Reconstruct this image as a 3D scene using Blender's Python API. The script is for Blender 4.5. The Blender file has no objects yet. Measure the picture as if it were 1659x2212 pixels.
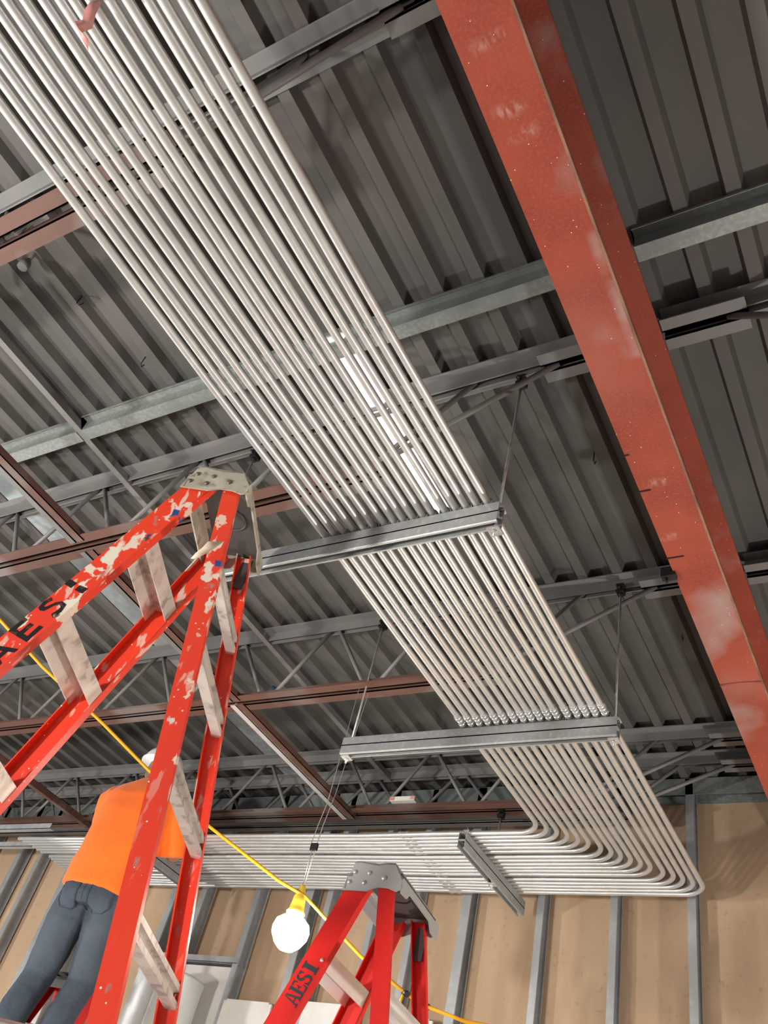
import bpy, bmesh, math, random
from math import sin, cos, pi, radians, sqrt
from mathutils import Vector, Matrix
random.seed(7)
H0 = 1.30                       # camera height above the floor; all z below are measured from the camera
FL = -H0
sc = bpy.context.scene
C = sc.collection

# ------------------------------------------------------------------ camera
cam_d = bpy.data.cameras.new('camera'); cam = bpy.data.objects.new('camera', cam_d); C.objects.link(cam)
R0 = Vector((0.86269385, 0.45696671, 0.21665816)); R1 = Vector((-0.18784347, 0.6872994, -0.70166542)); R2 = Vector((-0.46954676, 0.56462462, 0.67876718))
m = Matrix((R0, -R1, -R2)).transposed().to_4x4(); m.translation = (0, 0, H0)
cam.matrix_world = m
cam_d.sensor_fit = 'HORIZONTAL'; cam_d.sensor_width = 36; cam_d.lens = 36 * 1883.94 / 1659
cam_d.clip_start = .01
sc.camera = cam
# ------------------------------------------------------------------ world, exposure, lamps
w = bpy.data.worlds.new('world'); sc.world = w; w.use_nodes = True
w.node_tree.nodes['Background'].inputs[0].default_value = (.95, .96, 1, 1)
w.node_tree.nodes['Background'].inputs[1].default_value = .22
sc.view_settings.view_transform = 'Standard'; sc.view_settings.look = 'None'
sc.view_settings.gamma = 1; sc.view_settings.exposure = .85; sc.view_settings.use_curve_mapping = False

def lamp(name, loc, power, r=.05, col=(1, .93, .82)):
    d = bpy.data.lights.new(name, 'POINT'); d.energy = power; d.shadow_soft_size = r; d.color = col
    o = bpy.data.objects.new(name, d); o.location = (loc[0], loc[1], loc[2] + H0); C.objects.link(o); return o
def area(name, loc, target, sx, sy, power, col=(1, .96, .9)):
    d = bpy.data.lights.new(name, 'AREA'); d.shape = 'RECTANGLE'; d.size = sx; d.size_y = sy; d.energy = power; d.color = col
    o = bpy.data.objects.new(name, d); o.location = (loc[0], loc[1], loc[2] + H0)
    o.rotation_euler = (Vector(target) - Vector(loc)).to_track_quat('-Z', 'Y').to_euler(); C.objects.link(o); return o
BULB = (-2.19, 2.84, 1.075)
NEU = (1, .97, .93)
lamp('string_and_added_lamp', BULB, 60, .075, (1, .93, .82))
lamp('string_and_added_lamp', (-2.75, -1.5, -.3), 270, .12, NEU)  # unseen lamp added to light conduits, ladders and beam from lower left
lamp('string_and_added_lamp', (-4.6, -.4, .2), 190, .08, NEU)  # unseen lamp added to brighten the left side of the deck
lamp('string_and_added_lamp', (-6.6, 2.2, .8), 70, .08, NEU)  # unseen lamp added out of view at far left
lamp('string_and_added_lamp', (.75, 3.3, -.6), 118, .08, NEU)  # unseen lamp added to light deck and wall right of the beam

# ------------------------------------------------------------------ materials
def mat(name, col, rough=.5, metal=0., noise=None, bump=None, speck=None, extra=None, coat=0, sheen=0):
    """noise=(scale, colour2, lo, hi[, stretch]) ; bump=(scale,strength) ; speck=(scale, colour, threshold)"""
    M = bpy.data.materials.new(name); M.use_nodes = True; nt = M.node_tree; N = nt.nodes; L = nt.links
    b = N['Principled BSDF']; b.inputs['Roughness'].default_value = rough; b.inputs['Metallic'].default_value = metal
    if name in ('worn_orange_red_fibreglass', 'red_fibreglass', 'grey_deck_paint', 'red_oxide_primer'): b.inputs['Specular IOR Level'].default_value = .25
    if coat: b.inputs['Coat Weight'].default_value = coat
    if sheen: b.inputs['Sheen Weight'].default_value = sheen
    tc = N.new('ShaderNodeTexCoord')
    cur = N.new('ShaderNodeRGB'); cur.outputs[0].default_value = (*col, 1); cur = cur.outputs[0]
    def mask(scale, lo, hi, stretch=(1, 1, 1), detail=4, off=0):
        mp = N.new('ShaderNodeMapping'); mp.inputs['Scale'].default_value = stretch; mp.inputs['Location'].default_value = (off, off * .7, off * .3)
        L.new(tc.outputs['Object'], mp.inputs[0])
        n = N.new('ShaderNodeTexNoise'); n.inputs['Scale'].default_value = scale; n.inputs['Detail'].default_value = detail
        L.new(mp.outputs[0], n.inputs[0])
        r = N.new('ShaderNodeMapRange'); r.inputs[1].default_value = lo; r.inputs[2].default_value = hi; r.clamp = True
        L.new(n.outputs[0], r.inputs[0]); return r.outputs[0]
    def box(x0, x1, y0, y1, z0, z1, soft=.02, wob=0, wsc=9):
        s = N.new('ShaderNodeSeparateXYZ')
        src = tc.outputs['Object']
        if wob:
            nz = N.new('ShaderNodeTexNoise'); nz.inputs['Scale'].default_value = wsc; nz.inputs['Detail'].default_value = 5; L.new(src, nz.inputs[0])
            v = N.new('ShaderNodeVectorMath'); v.operation = 'MULTIPLY_ADD'; L.new(nz.outputs['Color'], v.inputs[0]); v.inputs[1].default_value = (wob,) * 3; L.new(src, v.inputs[2]); src = v.outputs[0]
        L.new(src, s.inputs[0]); out = None
        for ax, a, c in (('X', x0, x1), ('Y', y0, y1), ('Z', z0, z1)):
            for lim, sg in ((a, 1), (c, -1)):
                if lim is None: continue
                r = N.new('ShaderNodeMapRange'); r.clamp = True
                r.inputs[1].default_value = lim - soft * sg; r.inputs[2].default_value = lim + soft * sg
                L.new(s.outputs[ax], r.inputs[0])
                if out is None: out = r.outputs[0]
                else:
                    mm = N.new('ShaderNodeMath'); mm.operation = 'MULTIPLY'; L.new(out, mm.inputs[0]); L.new(r.outputs[0], mm.inputs[1]); out = mm.outputs[0]
        return out
    def mul(a, c):
        mm = N.new('ShaderNodeMath'); mm.operation = 'MULTIPLY'
        L.new(a, mm.inputs[0])
        if isinstance(c, (int, float)): mm.inputs[1].default_value = c
        else: L.new(c, mm.inputs[1])
        return mm.outputs[0]
    def mix(cur, col2, fac):
        x = N.new('ShaderNodeMix'); x.data_type = 'RGBA'; L.new(fac, x.inputs[0]); L.new(cur, x.inputs[6]); x.inputs[7].default_value = (*col2, 1); return x.outputs[2]
    def vor(scale, th, col2, cur, stretch=(1, 1, 1)):
        mp = N.new('ShaderNodeMapping'); mp.inputs['Scale'].default_value = stretch; L.new(tc.outputs['Object'], mp.inputs[0])
        v = N.new('ShaderNodeTexVoronoi'); v.inputs['Scale'].default_value = scale; L.new(mp.outputs[0], v.inputs[0])
        r = N.new('ShaderNodeMapRange'); r.clamp = True; r.inputs[1].default_value = th; r.inputs[2].default_value = th * .8; L.new(v.outputs['Distance'], r.inputs[0])
        s = N.new('ShaderNodeSeparateColor'); L.new(v.outputs['Color'], s.inputs[0])
        g = N.new('ShaderNodeMath'); g.operation = 'GREATER_THAN'; g.inputs[1].default_value = .72; L.new(s.outputs[0], g.inputs[0])
        return mix(cur, col2, mul(r.outputs[0], g.outputs[0]))
    if noise:
        for nn in (noise if isinstance(noise, list) else [noise]):
            cur = mix(cur, nn[1], mask(nn[0], nn[2], nn[3], nn[4] if len(nn) > 4 else (1, 1, 1), off=nn[5] if len(nn) > 5 else 0))
    if extra: cur = extra(cur, mask, box, mul, mix, vor)
    if speck: cur = vor(speck[0], speck[2], speck[1], cur)
    L.new(cur, b.inputs['Base Color'])
    if bump:
        n = N.new('ShaderNodeTexNoise'); n.inputs['Scale'].default_value = bump[0]; n.inputs['Detail'].default_value = 5; L.new(tc.outputs['Object'], n.inputs[0])
        bp = N.new('ShaderNodeBump'); bp.inputs['Strength'].default_value = bump[1]; bp.inputs['Distance'].default_value = bump[2] if len(bump) > 2 else .004
        L.new(n.outputs[0], bp.inputs['Height']); L.new(bp.outputs[0], b.inputs['Normal'])
    return M
def emit(name, col, s):
    M = bpy.data.materials.new(name); M.use_nodes = True; b = M.node_tree.nodes['Principled BSDF']
    b.inputs['Emission Color'].default_value = (*col, 1); b.inputs['Emission Strength'].default_value = s; b.inputs['Base Color'].default_value = (.8, .8, .8, 1); return M

m_emt = mat('galvanised_tube', (.60, .60, .575), .38, .62, noise=[(5, (.52, .52, .515), .45, .7, (1, .35, 1)), (25, (.66, .655, .63), .5, .75)])
m_strut = mat('galvanised_channel', (.36, .37, .36), .48, .35, noise=[(14, (.33, .34, .34), .42, .62), (70, (.5, .51, .5), .55, .75)], bump=(90, .06, .001))
m_zinc = mat('zinc_steel', (.66, .66, .64), .32, .6, noise=(30, (.5, .5, .5), .4, .7))
m_deck = mat('grey_deck_paint', (.098, .093, .087), .6, .0, noise=[(3, (.08, .079, .074), .4, .62), (1.3, (.116, .103, .096), .5, .7, (1, .5, 1), 4)], bump=(25, .05))
m_galv_deck = mat('bare_galvanised_sheet', (.34, .38, .39), .45, .55, noise=[(28, (.42, .46, .47), .45, .6), (5, (.25, .28, .29), .45, .65)])
m_purlin = mat('galvanised_purlin', (.22, .24, .225), .5, .3, noise=[(60, (.28, .30, .28), .45, .6), (5, (.17, .19, .18), .45, .65, (.4, 1, 1))])
m_joist = mat('grey_joist_paint', (.155, .155, .15), .55, .1, noise=(5, (.19, .18, .172), .4, .65), bump=(40, .06))
def jx(cur, mask, box, mul, mix, vor):
    return mix(cur, (.20, .18, .165), mul(mask(1.6, .56, .66, (1, 1, 1), 3, 3), .75))
m_chord = mat('red_brown_primer', (.125, .058, .042), .6, 0, noise=(9, (.10, .048, .035), .4, .65, (.4, 1, 1)), extra=jx, bump=(50, .08))
def beamx(cur, mask, box, mul, mix, vor):
    cur = mix(cur, (.33, .27, .25), mul(mask(2.6, .55, .70, (1, .8, 1), 4, 5), .7))
    # grey overspray streak beside the east edge of the bottom flange
    cur = mix(cur, (.36, .34, .32), box(.070, None, 1.02, 1.42, None, .012, .010, .03))
    cur = mix(cur, (.38, .35, .34), mul(box(-.075, -.02, 3.12, 3.42, None, .012, .03, .06), .9))
    cur = mix(cur, (.42, .26, .22), mul(box(-.076, .05, 1.18, 1.60, None, .012, .10, .08), .45))
    cur = mix(cur, (.42, .27, .23), mul(box(-.076, .078, 2.95, 3.12, None, .012, .06, .05), .5))
    for (x, y) in ((.01, .50), (.0, .66), (.012, .72), (.0, 1.9), (-.03, 2.15)):
        s = box(x - .035, x + .035, y - .012, y + .012, None, .012, .012, .03)
        cur = mix(cur, (.52, .36, .30), mul(s, mask(70, .42, .6, (1, .4, 1), 4, x * 50)))
    return vor(55, .085, (.80, .70, .62), cur)
m_beam = mat('red_oxide_primer', (.30, .062, .036), .42, 0, noise=[(4, (.24, .048, .03), .42, .62), (120, (.33, .078, .048), .45, .8)], extra=beamx, bump=(120, .12, .001))
m_rust = mat('rusty_edge', (.27, .13, .075), .7, 0, noise=(22, (.16, .065, .045), .4, .6, (1, .3, 1)), bump=(60, .3))
m_black = mat('black_malleable_iron', (.012, .012, .013), .5, .3)
m_dark = mat('dark_rubber', (.02, .02, .022), .6)
def tanx(cur, mask, box, mul, mix, vor):
    cur = mix(cur, (.20, .14, .085), mul(box(-1.455, -1.425, None, None, 1.58, 1.80, .012, .03), .55))
    cur = mix(cur, (.30, .205, .13), mul(box(-1.45, -1.1, None, None, 1.50, 1.60, .04, .06), .6))
    cur = mix(cur, (.50, .40, .29), mul(box(-1.02, -.2, None, None, 1.955, 1.965, .008, .03), .6))
    cur = mix(cur, (.22, .15, .09), mul(box(-.93, -.2, None, None, 1.93, 1.95, .008, .03), .6))
    return mix(cur, (.30, .21, .13), mul(mask(30, .66, .72, (1, 1, 1), 2, 9), .4))
m_tan = mat('tan_sheathing_paper', (.47, .325, .205), .75, 0, noise=[(2.2, (.41, .28, .175), .4, .65, (1, 1, .45)), (7, (.50, .35, .225), .5, .7, (1, 1, .3), 3)], extra=tanx)
m_stud = mat('galvanised_stud', (.52, .54, .55), .40, .6, noise=[(25, (.62, .64, .65), .45, .6), (4, (.42, .44, .45), .45, .65, (1, 1, .3))])
m_white = mat('white_board', (.72, .70, .66), .7, 0, noise=(6, (.66, .63, .58), .45, .65))
m_duct = mat('pale_duct', (.66, .67, .65), .45, .3, noise=(12, (.58, .59, .57), .45, .65))
m_conc = mat('concrete_floor', (.30, .285, .265), .7, 0, noise=(2, (.25, .24, .225), .4, .65))
m_bwall = mat('pale_side_wall', (.55, .52, .47), .8)
def splat(cur, mask, box, mul, mix, vor):
    top = box(None, None, None, None, 2.20, None, .5)
    cur = mix(cur, (.75, .66, .54), mul(mask(15, .66, .69, (1, 1, .35), 8, 2), mul(top, 1.0)))
    cur = mix(cur, (.72, .62, .50), mul(mask(34, .60, .64, (1, 1, .3), 8, 5), mul(top, .8)))
    cur = mix(cur, (.66, .60, .50), mask(19, .70, .715, (1, 1, .35), 8, 8))
    cur = mix(cur, (.30, .25, .22), mul(mask(30, .655, .70, (1, 1, .5), 6, 14), .7))
    T = 2.939
    def blob(x, z, rx, rz, col, cur, wob=.05, soft=.004, k=1.0):
        c = wob * .5      # the wobble noise averages one half
        return mix(cur, col, mul(box(x + c - rx, x + c + rx, .10, None, T + z + c - rz, T + z + c + rz, soft, wob, 30), mul(mask(26, .36, .42, (1, 1, .6), 6, x * 90), k)))
    cream = (.76, .68, .56)
    for (x, z, rx, rz, k) in ((.042, -.073, .030, .012, .9), (.085, -.10, .010, .045, .8), (.125, -.235, .012, .035, .9), (.16, -.30, .018, .032, 1), (.19, -.37, .022, .016, .9), (.185, -.45, .008, .05, 1), (.195, -.51, .012, .03, .9),
                             (-.07, -.10, .010, .02, .8), (-.095, -.20, .016, .018, .9), (-.112, -.295, .022, .030, .95), (-.143, -.37, .006, .05, .9), (-.153, -.501, .009, .006, 1), (-.192, -.658, .006, .028, .8), (-.24, -.83, .012, .014, 1)):
        cur = blob(x, z, rx, rz, cream, cur, .085, .002, k)
    cur = blob(-.117, -.347, .014, .010, (.30, .27, .23), cur)
    for (x, z, r1) in ((.066, -.104, .014), (.099, -.204, .005), (-.118, -.262, .010)): cur = blob(x, z, r1, r1 * 1.1, (.02, .07, .24), cur, .05, .002)
    return vor(60, .14, (.82, .76, .66), cur)
m_fg_old = mat('worn_orange_red_fibreglass', (.80, .058, .022), .42, 0, noise=(3, (.72, .05, .028), .4, .65, (1, 1, .5)), extra=splat, bump=(80, .12, .001))
m_fg = mat('red_fibreglass', (.72, .022, .016), .38, 0, noise=(4, (.55, .018, .018), .4, .65), bump=(160, .1, .001))
m_alu_old = mat('stained_aluminium', (.56, .50, .45), .5, .35, noise=[(30, (.36, .31, .28), .52, .62), (9, (.68, .62, .56), .5, .6)], bump=(50, .15))
m_alu = mat('aluminium', (.76, .74, .71), .38, .5, noise=(9, (.68, .65, .62), .45, .65))
m_cap_old = mat('dirty_ladder_cap', (.36, .33, .26), .6, 0, noise=[(14, (.46, .43, .36), .45, .6), (35, (.22, .20, .15), .55, .66)], bump=(30, .3))
m_cap = mat('grey_ladder_cap', (.33, .33, .325), .5)
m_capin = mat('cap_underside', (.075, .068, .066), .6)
m_oldrivet = mat('tarnished_rivet', (.16, .12, .085), .5, .4)
m_letter = mat('black_stencil_paint', (.02, .025, .035), .5, 0)
m_letter2 = mat('black_marker', (.012, .012, .014), .35, 0, noise=(40, (.10, .03, .02), .62, .66))
m_shirt = mat('orange_cloth', (1.0, .17, .008), .85, 0, noise=(4, (.93, .15, .008), .4, .65), bump=(7, .25, .02), sheen=.2)
def denx(cur, mask, box, mul, mix, vor):
    cur = mix(cur, (.10, .12, .145), mul(box(-.20, -.03, None, -.02, .52, .80, .07, .05), .7))
    cur = mix(cur, (.10, .12, .145), mul(box(.03, .20, None, -.02, .52, .80, .07, .05), .7))
    return cur
m_denim = mat('blue_denim', (.036, .05, .073), .85, 0, noise=[(7, (.055, .072, .10), .4, .65), (160, (.075, .09, .11), .5, .7)], bump=(14, .35, .015), extra=denx)
m_stitch = mat('denim_seam', (.045, .06, .09), .9)
m_skin = mat('skin', (.26, .13, .085), .5)
m_hat = mat('white_hard_hat', (.75, .74, .71), .3)
m_boot = mat('brown_leather', (.10, .06, .035), .6)
m_cord = mat('yellow_cord', (.85, .42, .02), .4)
m_yel = mat('yellow_plastic', (.85, .60, .06), .4)
m_wire = mat('steel_wire', (.6, .6, .58), .35, .8)
m_tape = mat('pink_flagging_tape', (.55, .22, .20), .45, 0, noise=(20, (.62, .36, .33), .45, .6))
m_sky = mat('blue_plastic', (.03, .07, .10), .5)
m_bulb = emit('glowing_bulb', (1, .93, .78), 60)
m_strip = emit('glowing_strip_face', (1, .98, .93), .75)  # glow put into the strip that stands in for a bright rib
m_masktape = mat('masking_tape', (.74, .60, .45), .7)
m_label = mat('printed_label', (.5, .5, .5), .5)

# ------------------------------------------------------------------ mesh builder
class MB:
    def __init__(s): s.v = []; s.f = []; s.sm = []
    def add(s, vs, fs, smooth=False):
        n = len(s.v); s.v += [Vector(v) for v in vs]; s.f += [tuple(i + n for i in f) for f in fs]; s.sm += [smooth] * len(fs); return s
    def box(s, a, b, T=None):
        vs = [Vector((x, y, z)) for x in (a[0], b[0]) for y in (a[1], b[1]) for z in (a[2], b[2])]
        if T: vs = [T @ v for v in vs]
        return s.add(vs, [(0, 1, 3, 2), (4, 6, 7, 5), (0, 4, 5, 1), (2, 3, 7, 6), (0, 2, 6, 4), (1, 5, 7, 3)])
    def prism(s, prof, O, e1, e2, ext, ext2=None, caps=True):
        """profile [(u,v)] in the plane O+u e1+v e2, swept by vector ext"""
        O, e1, e2, ext = map(Vector, (O, e1, e2, ext)); n = len(prof)
        a = [O + e1 * u + e2 * v for u, v in prof]; b = [p + ext for p in a]
        fs = [(i, (i + 1) % n, n + (i + 1) % n, n + i) for i in range(n)]
        if caps: fs += [tuple(range(n))[::-1], tuple(range(n, 2 * n))]
        return s.add(a + b, fs)
    def tube(s, path, r, n=10, caps=True, closed=False):
        P = [Vector(p) for p in path]; rs = r if isinstance(r, (list, tuple)) else [r] * len(P)
        rings = []; up = None
        for i, p in enumerate(P):
            t = (P[min(i + 1, len(P) - 1)] - P[max(i - 1, 0)]).normalized()
            if up is None:
                up = t.cross(Vector((0, 0, 1)))
                if up.length < .1: up = t.cross(Vector((1, 0, 0)))
            up = (up - t * up.dot(t)).normalized(); w2 = t.cross(up)
            rr = rs[i]; ra, rb = rr if isinstance(rr, tuple) else (rr, rr)
            rings.append([p + up * ra * cos(2 * pi * k / n) + w2 * rb * sin(2 * pi * k / n) for k in range(n)])
        vs = [v for g in rings for v in g]; fs = []
        for i in range(len(P) - 1):
            for k in range(n): fs.append((i * n + k, i * n + (k + 1) % n, (i + 1) * n + (k + 1) % n, (i + 1) * n + k))
        base = len(s.v); s.add(vs, fs, True)
        if caps:
            s.f += [tuple(base + k for k in range(n))[::-1], tuple(base + (len(P) - 1) * n + k for k in range(n))]; s.sm += [False, False]
        return s
    def rings(s, rg, caps=True, smooth=True):
        n = len(rg[0]); vs = [Vector(v) for g in rg for v in g]; fs = []
        for i in range(len(rg) - 1):
            for k in range(n): fs.append((i * n + k, i * n + (k + 1) % n, (i + 1) * n + (k + 1) % n, (i + 1) * n + k))
        if caps: fs += [tuple(range(n))[::-1], tuple((len(rg) - 1) * n + k for k in range(n))]
        return s.add(vs, fs, smooth)
    def ball(s, c, r, n=16, m2=10):
        r = (r,) * 3 if isinstance(r, (int, float)) else r; rg = []
        for i in range(m2 + 1):
            t = pi * (i + .02) / (m2 + .04); rg.append([(c[0] + r[0] * sin(t) * cos(2 * pi * k / n), c[1] + r[1] * sin(t) * sin(2 * pi * k / n), c[2] + r[2] * cos(t)) for k in range(n)])
        return s.rings(rg)
    def cyl(s, a, b, r, n=12): return s.tube([a, b], r, n)

def link_mesh(name, mb, mt, parent=None, origin=None, local=False):
    """mb in camera-height coordinates (world z minus H0) unless local"""
    me = bpy.data.meshes.new(name)
    off = Vector((0, 0, 0))
    if not local:
        if parent is not None: off = Vector(WORLD[parent.name])
        else:
            if origin is None:
                xs = [v.x for v in mb.v]; ys = [v.y for v in mb.v]; zs = [v.z for v in mb.v]
                origin = ((min(xs) + max(xs)) / 2, (min(ys) + max(ys)) / 2, min(zs))
            off = Vector(origin)
    me.from_pydata([tuple(v - off) for v in mb.v], [], mb.f); me.validate()
    for p, sm in zip(me.polygons, mb.sm): p.use_smooth = sm
    bm = bmesh.new(); bm.from_mesh(me); bmesh.ops.recalc_face_normals(bm, faces=bm.faces); bm.to_mesh(me); bm.free()
    o = bpy.data.objects.new(name, me); C.objects.link(o)
    for x in (mt if isinstance(mt, list) else [mt]): me.materials.append(x)
    if parent is not None:
        o.parent = parent; WORLD[o.name] = tuple(off) if not local else (0, 0, 0)
    else:
        o.location = (off.x, off.y, off.z + (H0 if not local else 0)); WORLD[o.name] = tuple(off)
    return o
WORLD = {}
def thing(name, label, cat, loc, rz=0, group=None):
    o = bpy.data.objects.new(name, None); C.objects.link(o); o.empty_display_size = .1
    o.location = (loc[0], loc[1], loc[2] + H0); o.rotation_euler = (0, 0, rz); WORLD[o.name] = tuple(loc)
    o['label'] = label; o['category'] = cat
    if group: o['group'] = group
    return o
def tag(o, label, cat, group=None):
    o['label'] = label; o['category'] = cat
    if group: o['group'] = group
    return o
def struct(name, mb, mt, parent=None):
    o = link_mesh(name, mb, mt, parent)
    if parent is None: o['kind'] = 'structure'
    return o
ORD = ['first', 'second', 'third', 'fourth', 'fifth', 'sixth', 'seventh', 'eighth', 'ninth', 'tenth', 'eleventh', 'twelfth', 'thirteenth', 'fourteenth', 'fifteenth', 'sixteenth', 'seventeenth', 'eighteenth', 'nineteenth', 'twentieth']

# ------------------------------------------------------------------ the room
ZD = 2.60           # underside of the deck ribs
YW = 4.60           # face of the tan board
X0, X1, Y0 = -9.5, 3.6, -3.4
struct('floor', MB().box((X0, Y0, FL - .1), (X1, YW + .1, FL)), m_conc)
struct('wall_back', MB().box((X0, YW, FL), (X1, YW + .03, ZD + .04)), m_tan)
struct('wall_right', MB().box((X1, Y0, FL), (X1 + .1, YW, ZD + .04)), m_bwall)
def deck(x0, x1, phase):
    # fluted sheet: narrow ribs down, wide flutes up
    P = .1524; prof = []
    k = math.floor((x0 - phase) / P) - 1
    pts = []
    while phase + k * P < x1 + P:
        c = phase + k * P
        pts += [(c - .034, ZD + .038), (c - .021, ZD), (c + .021, ZD), (c + .034, ZD + .038)]; k += 1
    pts = [p for p in pts if x0 < p[0] < x1]
    pts = [(x0, ZD + .038)] + pts + [(x1, ZD + .038)] + [(x1, ZD + .06), (x0, ZD + .06)]
    return MB().prism(pts, (0, Y0, 0), (1, 0, 0), (0, 0, 1), (0, YW + .1 - Y0, 0))
struct('ceiling', deck(X0, -.50, .75 * .1524), m_deck)
struct('ceiling', deck(-.50, X1, .10 * .1524), m_deck)
# bare galvanised closure strip under the deck and deflection track at the wall head
tag(link_mesh('galvanised_strip', MB().box((-3.66, -.2, ZD - .003), (-3.50, YW - .12, ZD - .0005)), m_galv_deck), 'flat bluish bare galvanised sheet strip running under the grey deck ribs at left', 'metal strip')
struct('trim_1', MB().box((X0, YW - .11, ZD - .004), (X1, YW, ZD)).box((X0, YW - .11, ZD - .10), (X1, YW - .107, ZD)).box((X0, YW - .003, ZD - .10), (X1, YW, ZD)), m_purlin)

# ------------------------------------------------------------------ steel beam
XB = -.518
bt = thing('steel_beam', 'red primed steel I-beam with white specks and grey overspray crossing above at right', 'beam', (XB, 0, 2.12))
ya, yb = -3.2, YW - .02
link_mesh('bottom_flange', MB().box((XB - .075, ya, 2.12), (XB + .075, yb, 2.131)), m_beam, bt)
f2 = link_mesh('flange_edge', MB().box((XB + .075, ya, 2.117), (XB + .082, yb, 2.133)), m_rust, bt); f2['label'] = 'rusty brown flange edge'
link_mesh('web', MB().box((XB - .004, ya, 2.131), (XB + .004, yb, 2.52)), m_beam, bt)
link_mesh('top_flange', MB().box((XB - .075, ya, 2.52), (XB + .075, yb, 2.531)), m_beam, bt)
link_mesh('weld_bead', MB().tube([(XB - .075, 2.985, 2.118), (XB, 2.98, 2.118), (XB + .077, 2.985, 2.118)], .0045, 8), m_beam, bt)
link_mesh('marker_line', MB().box((XB - .082, 1.905, 2.117), (XB - .04, 1.909, 2.1197)).box((XB - .08, 2.23, 2.117), (XB - .02, 2.234, 2.1197)).box((XB - .08, 1.745, 2.117), (XB - .062, 1.749, 2.1197)), m_black, bt)

# ------------------------------------------------------------------ roof joists
ZB = 2.167
def angle(mb, x0, x1, y, zt, flip, leg=.05, t=.005):
    """pair of back-to-back angles along x. flip=False horizontal legs on top"""
    for s in (-1, 1):
        ya = y + s * .012
        z0, z1 = (zt - leg, zt) if not flip else (zt, zt + leg)
        mb.box((x0, min(ya, ya + s * t), z0), (x1, max(ya, ya + s * t), z1))
        zz = zt if not flip else zt + t
        mb.box((x0, min(ya, ya + s * leg), zz - t), (x1, max(ya, ya + s * leg), zz))
def rod(mb, a, b, r=.008): mb.cyl(a, b, r, 10)
def joist(y, left, right, label, nodes0, lowstart, group='open web roof joists', chordmat=m_chord, d=.61):
    x_hi = right; x_lo = left
    t = thing('roof_joist', label, 'joist', ((x_lo + x_hi) / 2, y, ZB), 0, group)
    mb = MB(); angle(mb, x_lo, x_hi, y, ZD - .001, False); link_mesh('top_chord', mb, m_joist, t)
    sgn = -1 if right < 0 else 1
    return t
def build_joist(y, label, xend, xfar, zb=ZB, first_bot=-1.52, cm=None, names=True):
    sg = -1 if xfar < xend else 1
    t = thing('roof_joist', label, 'joist', (xend, y, zb))
    mb = MB(); angle(mb, min(xend, xfar), max(xend, xfar), y, ZD - .001, False); link_mesh('top_chord', mb, m_joist, t)
    mb = MB(); fb = first_bot - sg * .12
    angle(mb, min(fb, xfar), max(fb, xfar), y, zb, True); o = link_mesh('bottom_chord', mb, cm or m_chord, t); o['label'] = 'brown primed bottom chord'
    # seat
    mb = MB(); xs = xend + sg * .26
    for s in (-1, 1):
        mb.box((min(xend, xs), min(y + s * .012, y + s * .06), ZD - .066), (max(xend, xs), max(y + s * .012, y + s * .06), ZD - .060))
        mb.box((min(xend, xs), min(y + s * .012, y + s * .018), ZD - .066), (max(xend, xs), max(y + s * .012, y + s * .018), ZD - .004))
    link_mesh('bearing_seat', mb, m_joist, t)
    zt = ZD - .03; zbb = zb + .03
    def web(a, b, r=.0105): link_mesh('web_bar', MB().cyl(a, b, r, 10), m_joist, t)
    web((xend + sg * .2, y, ZD - .055), (first_bot, y, zbb), .011)
    web((first_bot - sg * .02, y, zbb), (first_bot - sg * .40, y, zt), .0105)
    k = 0
    while abs(first_bot + sg * .61 * (k + 1) - xend) < abs(xfar - xend):
        b0 = first_bot + sg * .61 * k; tp = b0 + sg * .305; b1 = b0 + sg * .61
        web((b0 + sg * .035, y, zbb), (tp - sg * .02, y, zt)); web((tp + sg * .02, y, zt), (b1 - sg * .035, y, zbb)); k += 1
    return t
build_joist(.41, 'grey open web roof joist nearest the top of the picture, brown lower chord at left', -.60, -7.3)
build_joist(1.63, 'grey roof joist above the painted ladder top, lower chord patched brown and grey', -.60, -7.3)
build_joist(2.84, 'grey roof joist whose red-brown lower chord holds the hanging lamp wires', -.60, -7.8)
build_joist(4.03, 'grey roof joist just before the far wall joist with bright crossing web bars', -.60, -8.4, 2.19)
build_joist(4.28, 'grey roof joist closest to the tan far wall behind the conduit bend', -.60, -8.6, 2.26, first_bot=-1.45, cm=m_joist)
build_joist(.41, 'short visible grey roof joist right of the red beam at the picture top', -.44, 3.4, first_bot=.48)
build_joist(1.63, 'grey roof joist right of the red beam with pinkish seat and long end web bar', -.44, 3.4, first_bot=.48)
build_joist(2.84, 'grey roof joist right of the red beam near the right picture edge, halfway down', -.44, 3.4, first_bot=.48)

# purlin like galvanised angle between joists
def zsec(x0, x1, label):
    y = 1.262
    pr = [(0, 0), (0, -.012), (.002, -.012), (.002, -.003), (.036, -.003), (.036, -.058), (.086, -.058), (.086, -.048), (.088, -.048), (.088, -.061), (.033, -.061), (.033, 0)]
    mb = MB().prism([(u, v) for u, v in pr], (x0, y, ZD - .001), (0, 1, 0), (0, 0, 1), (x1 - x0, 0, 0))
    tag(link_mesh('galvanised_purlin', mb, m_purlin), label, 'purlin', 'galvanised purlins under the deck')
zsec(-2.85, -.60, 'speckled galvanised purlin crossing over the conduits, left of the red beam')
zsec(-3.48, -2.885, 'short galvanised purlin stub at the left picture edge with bright cut end')
zsec(-.44, 3.4, 'speckled galvanised purlin right of the red beam')
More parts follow.
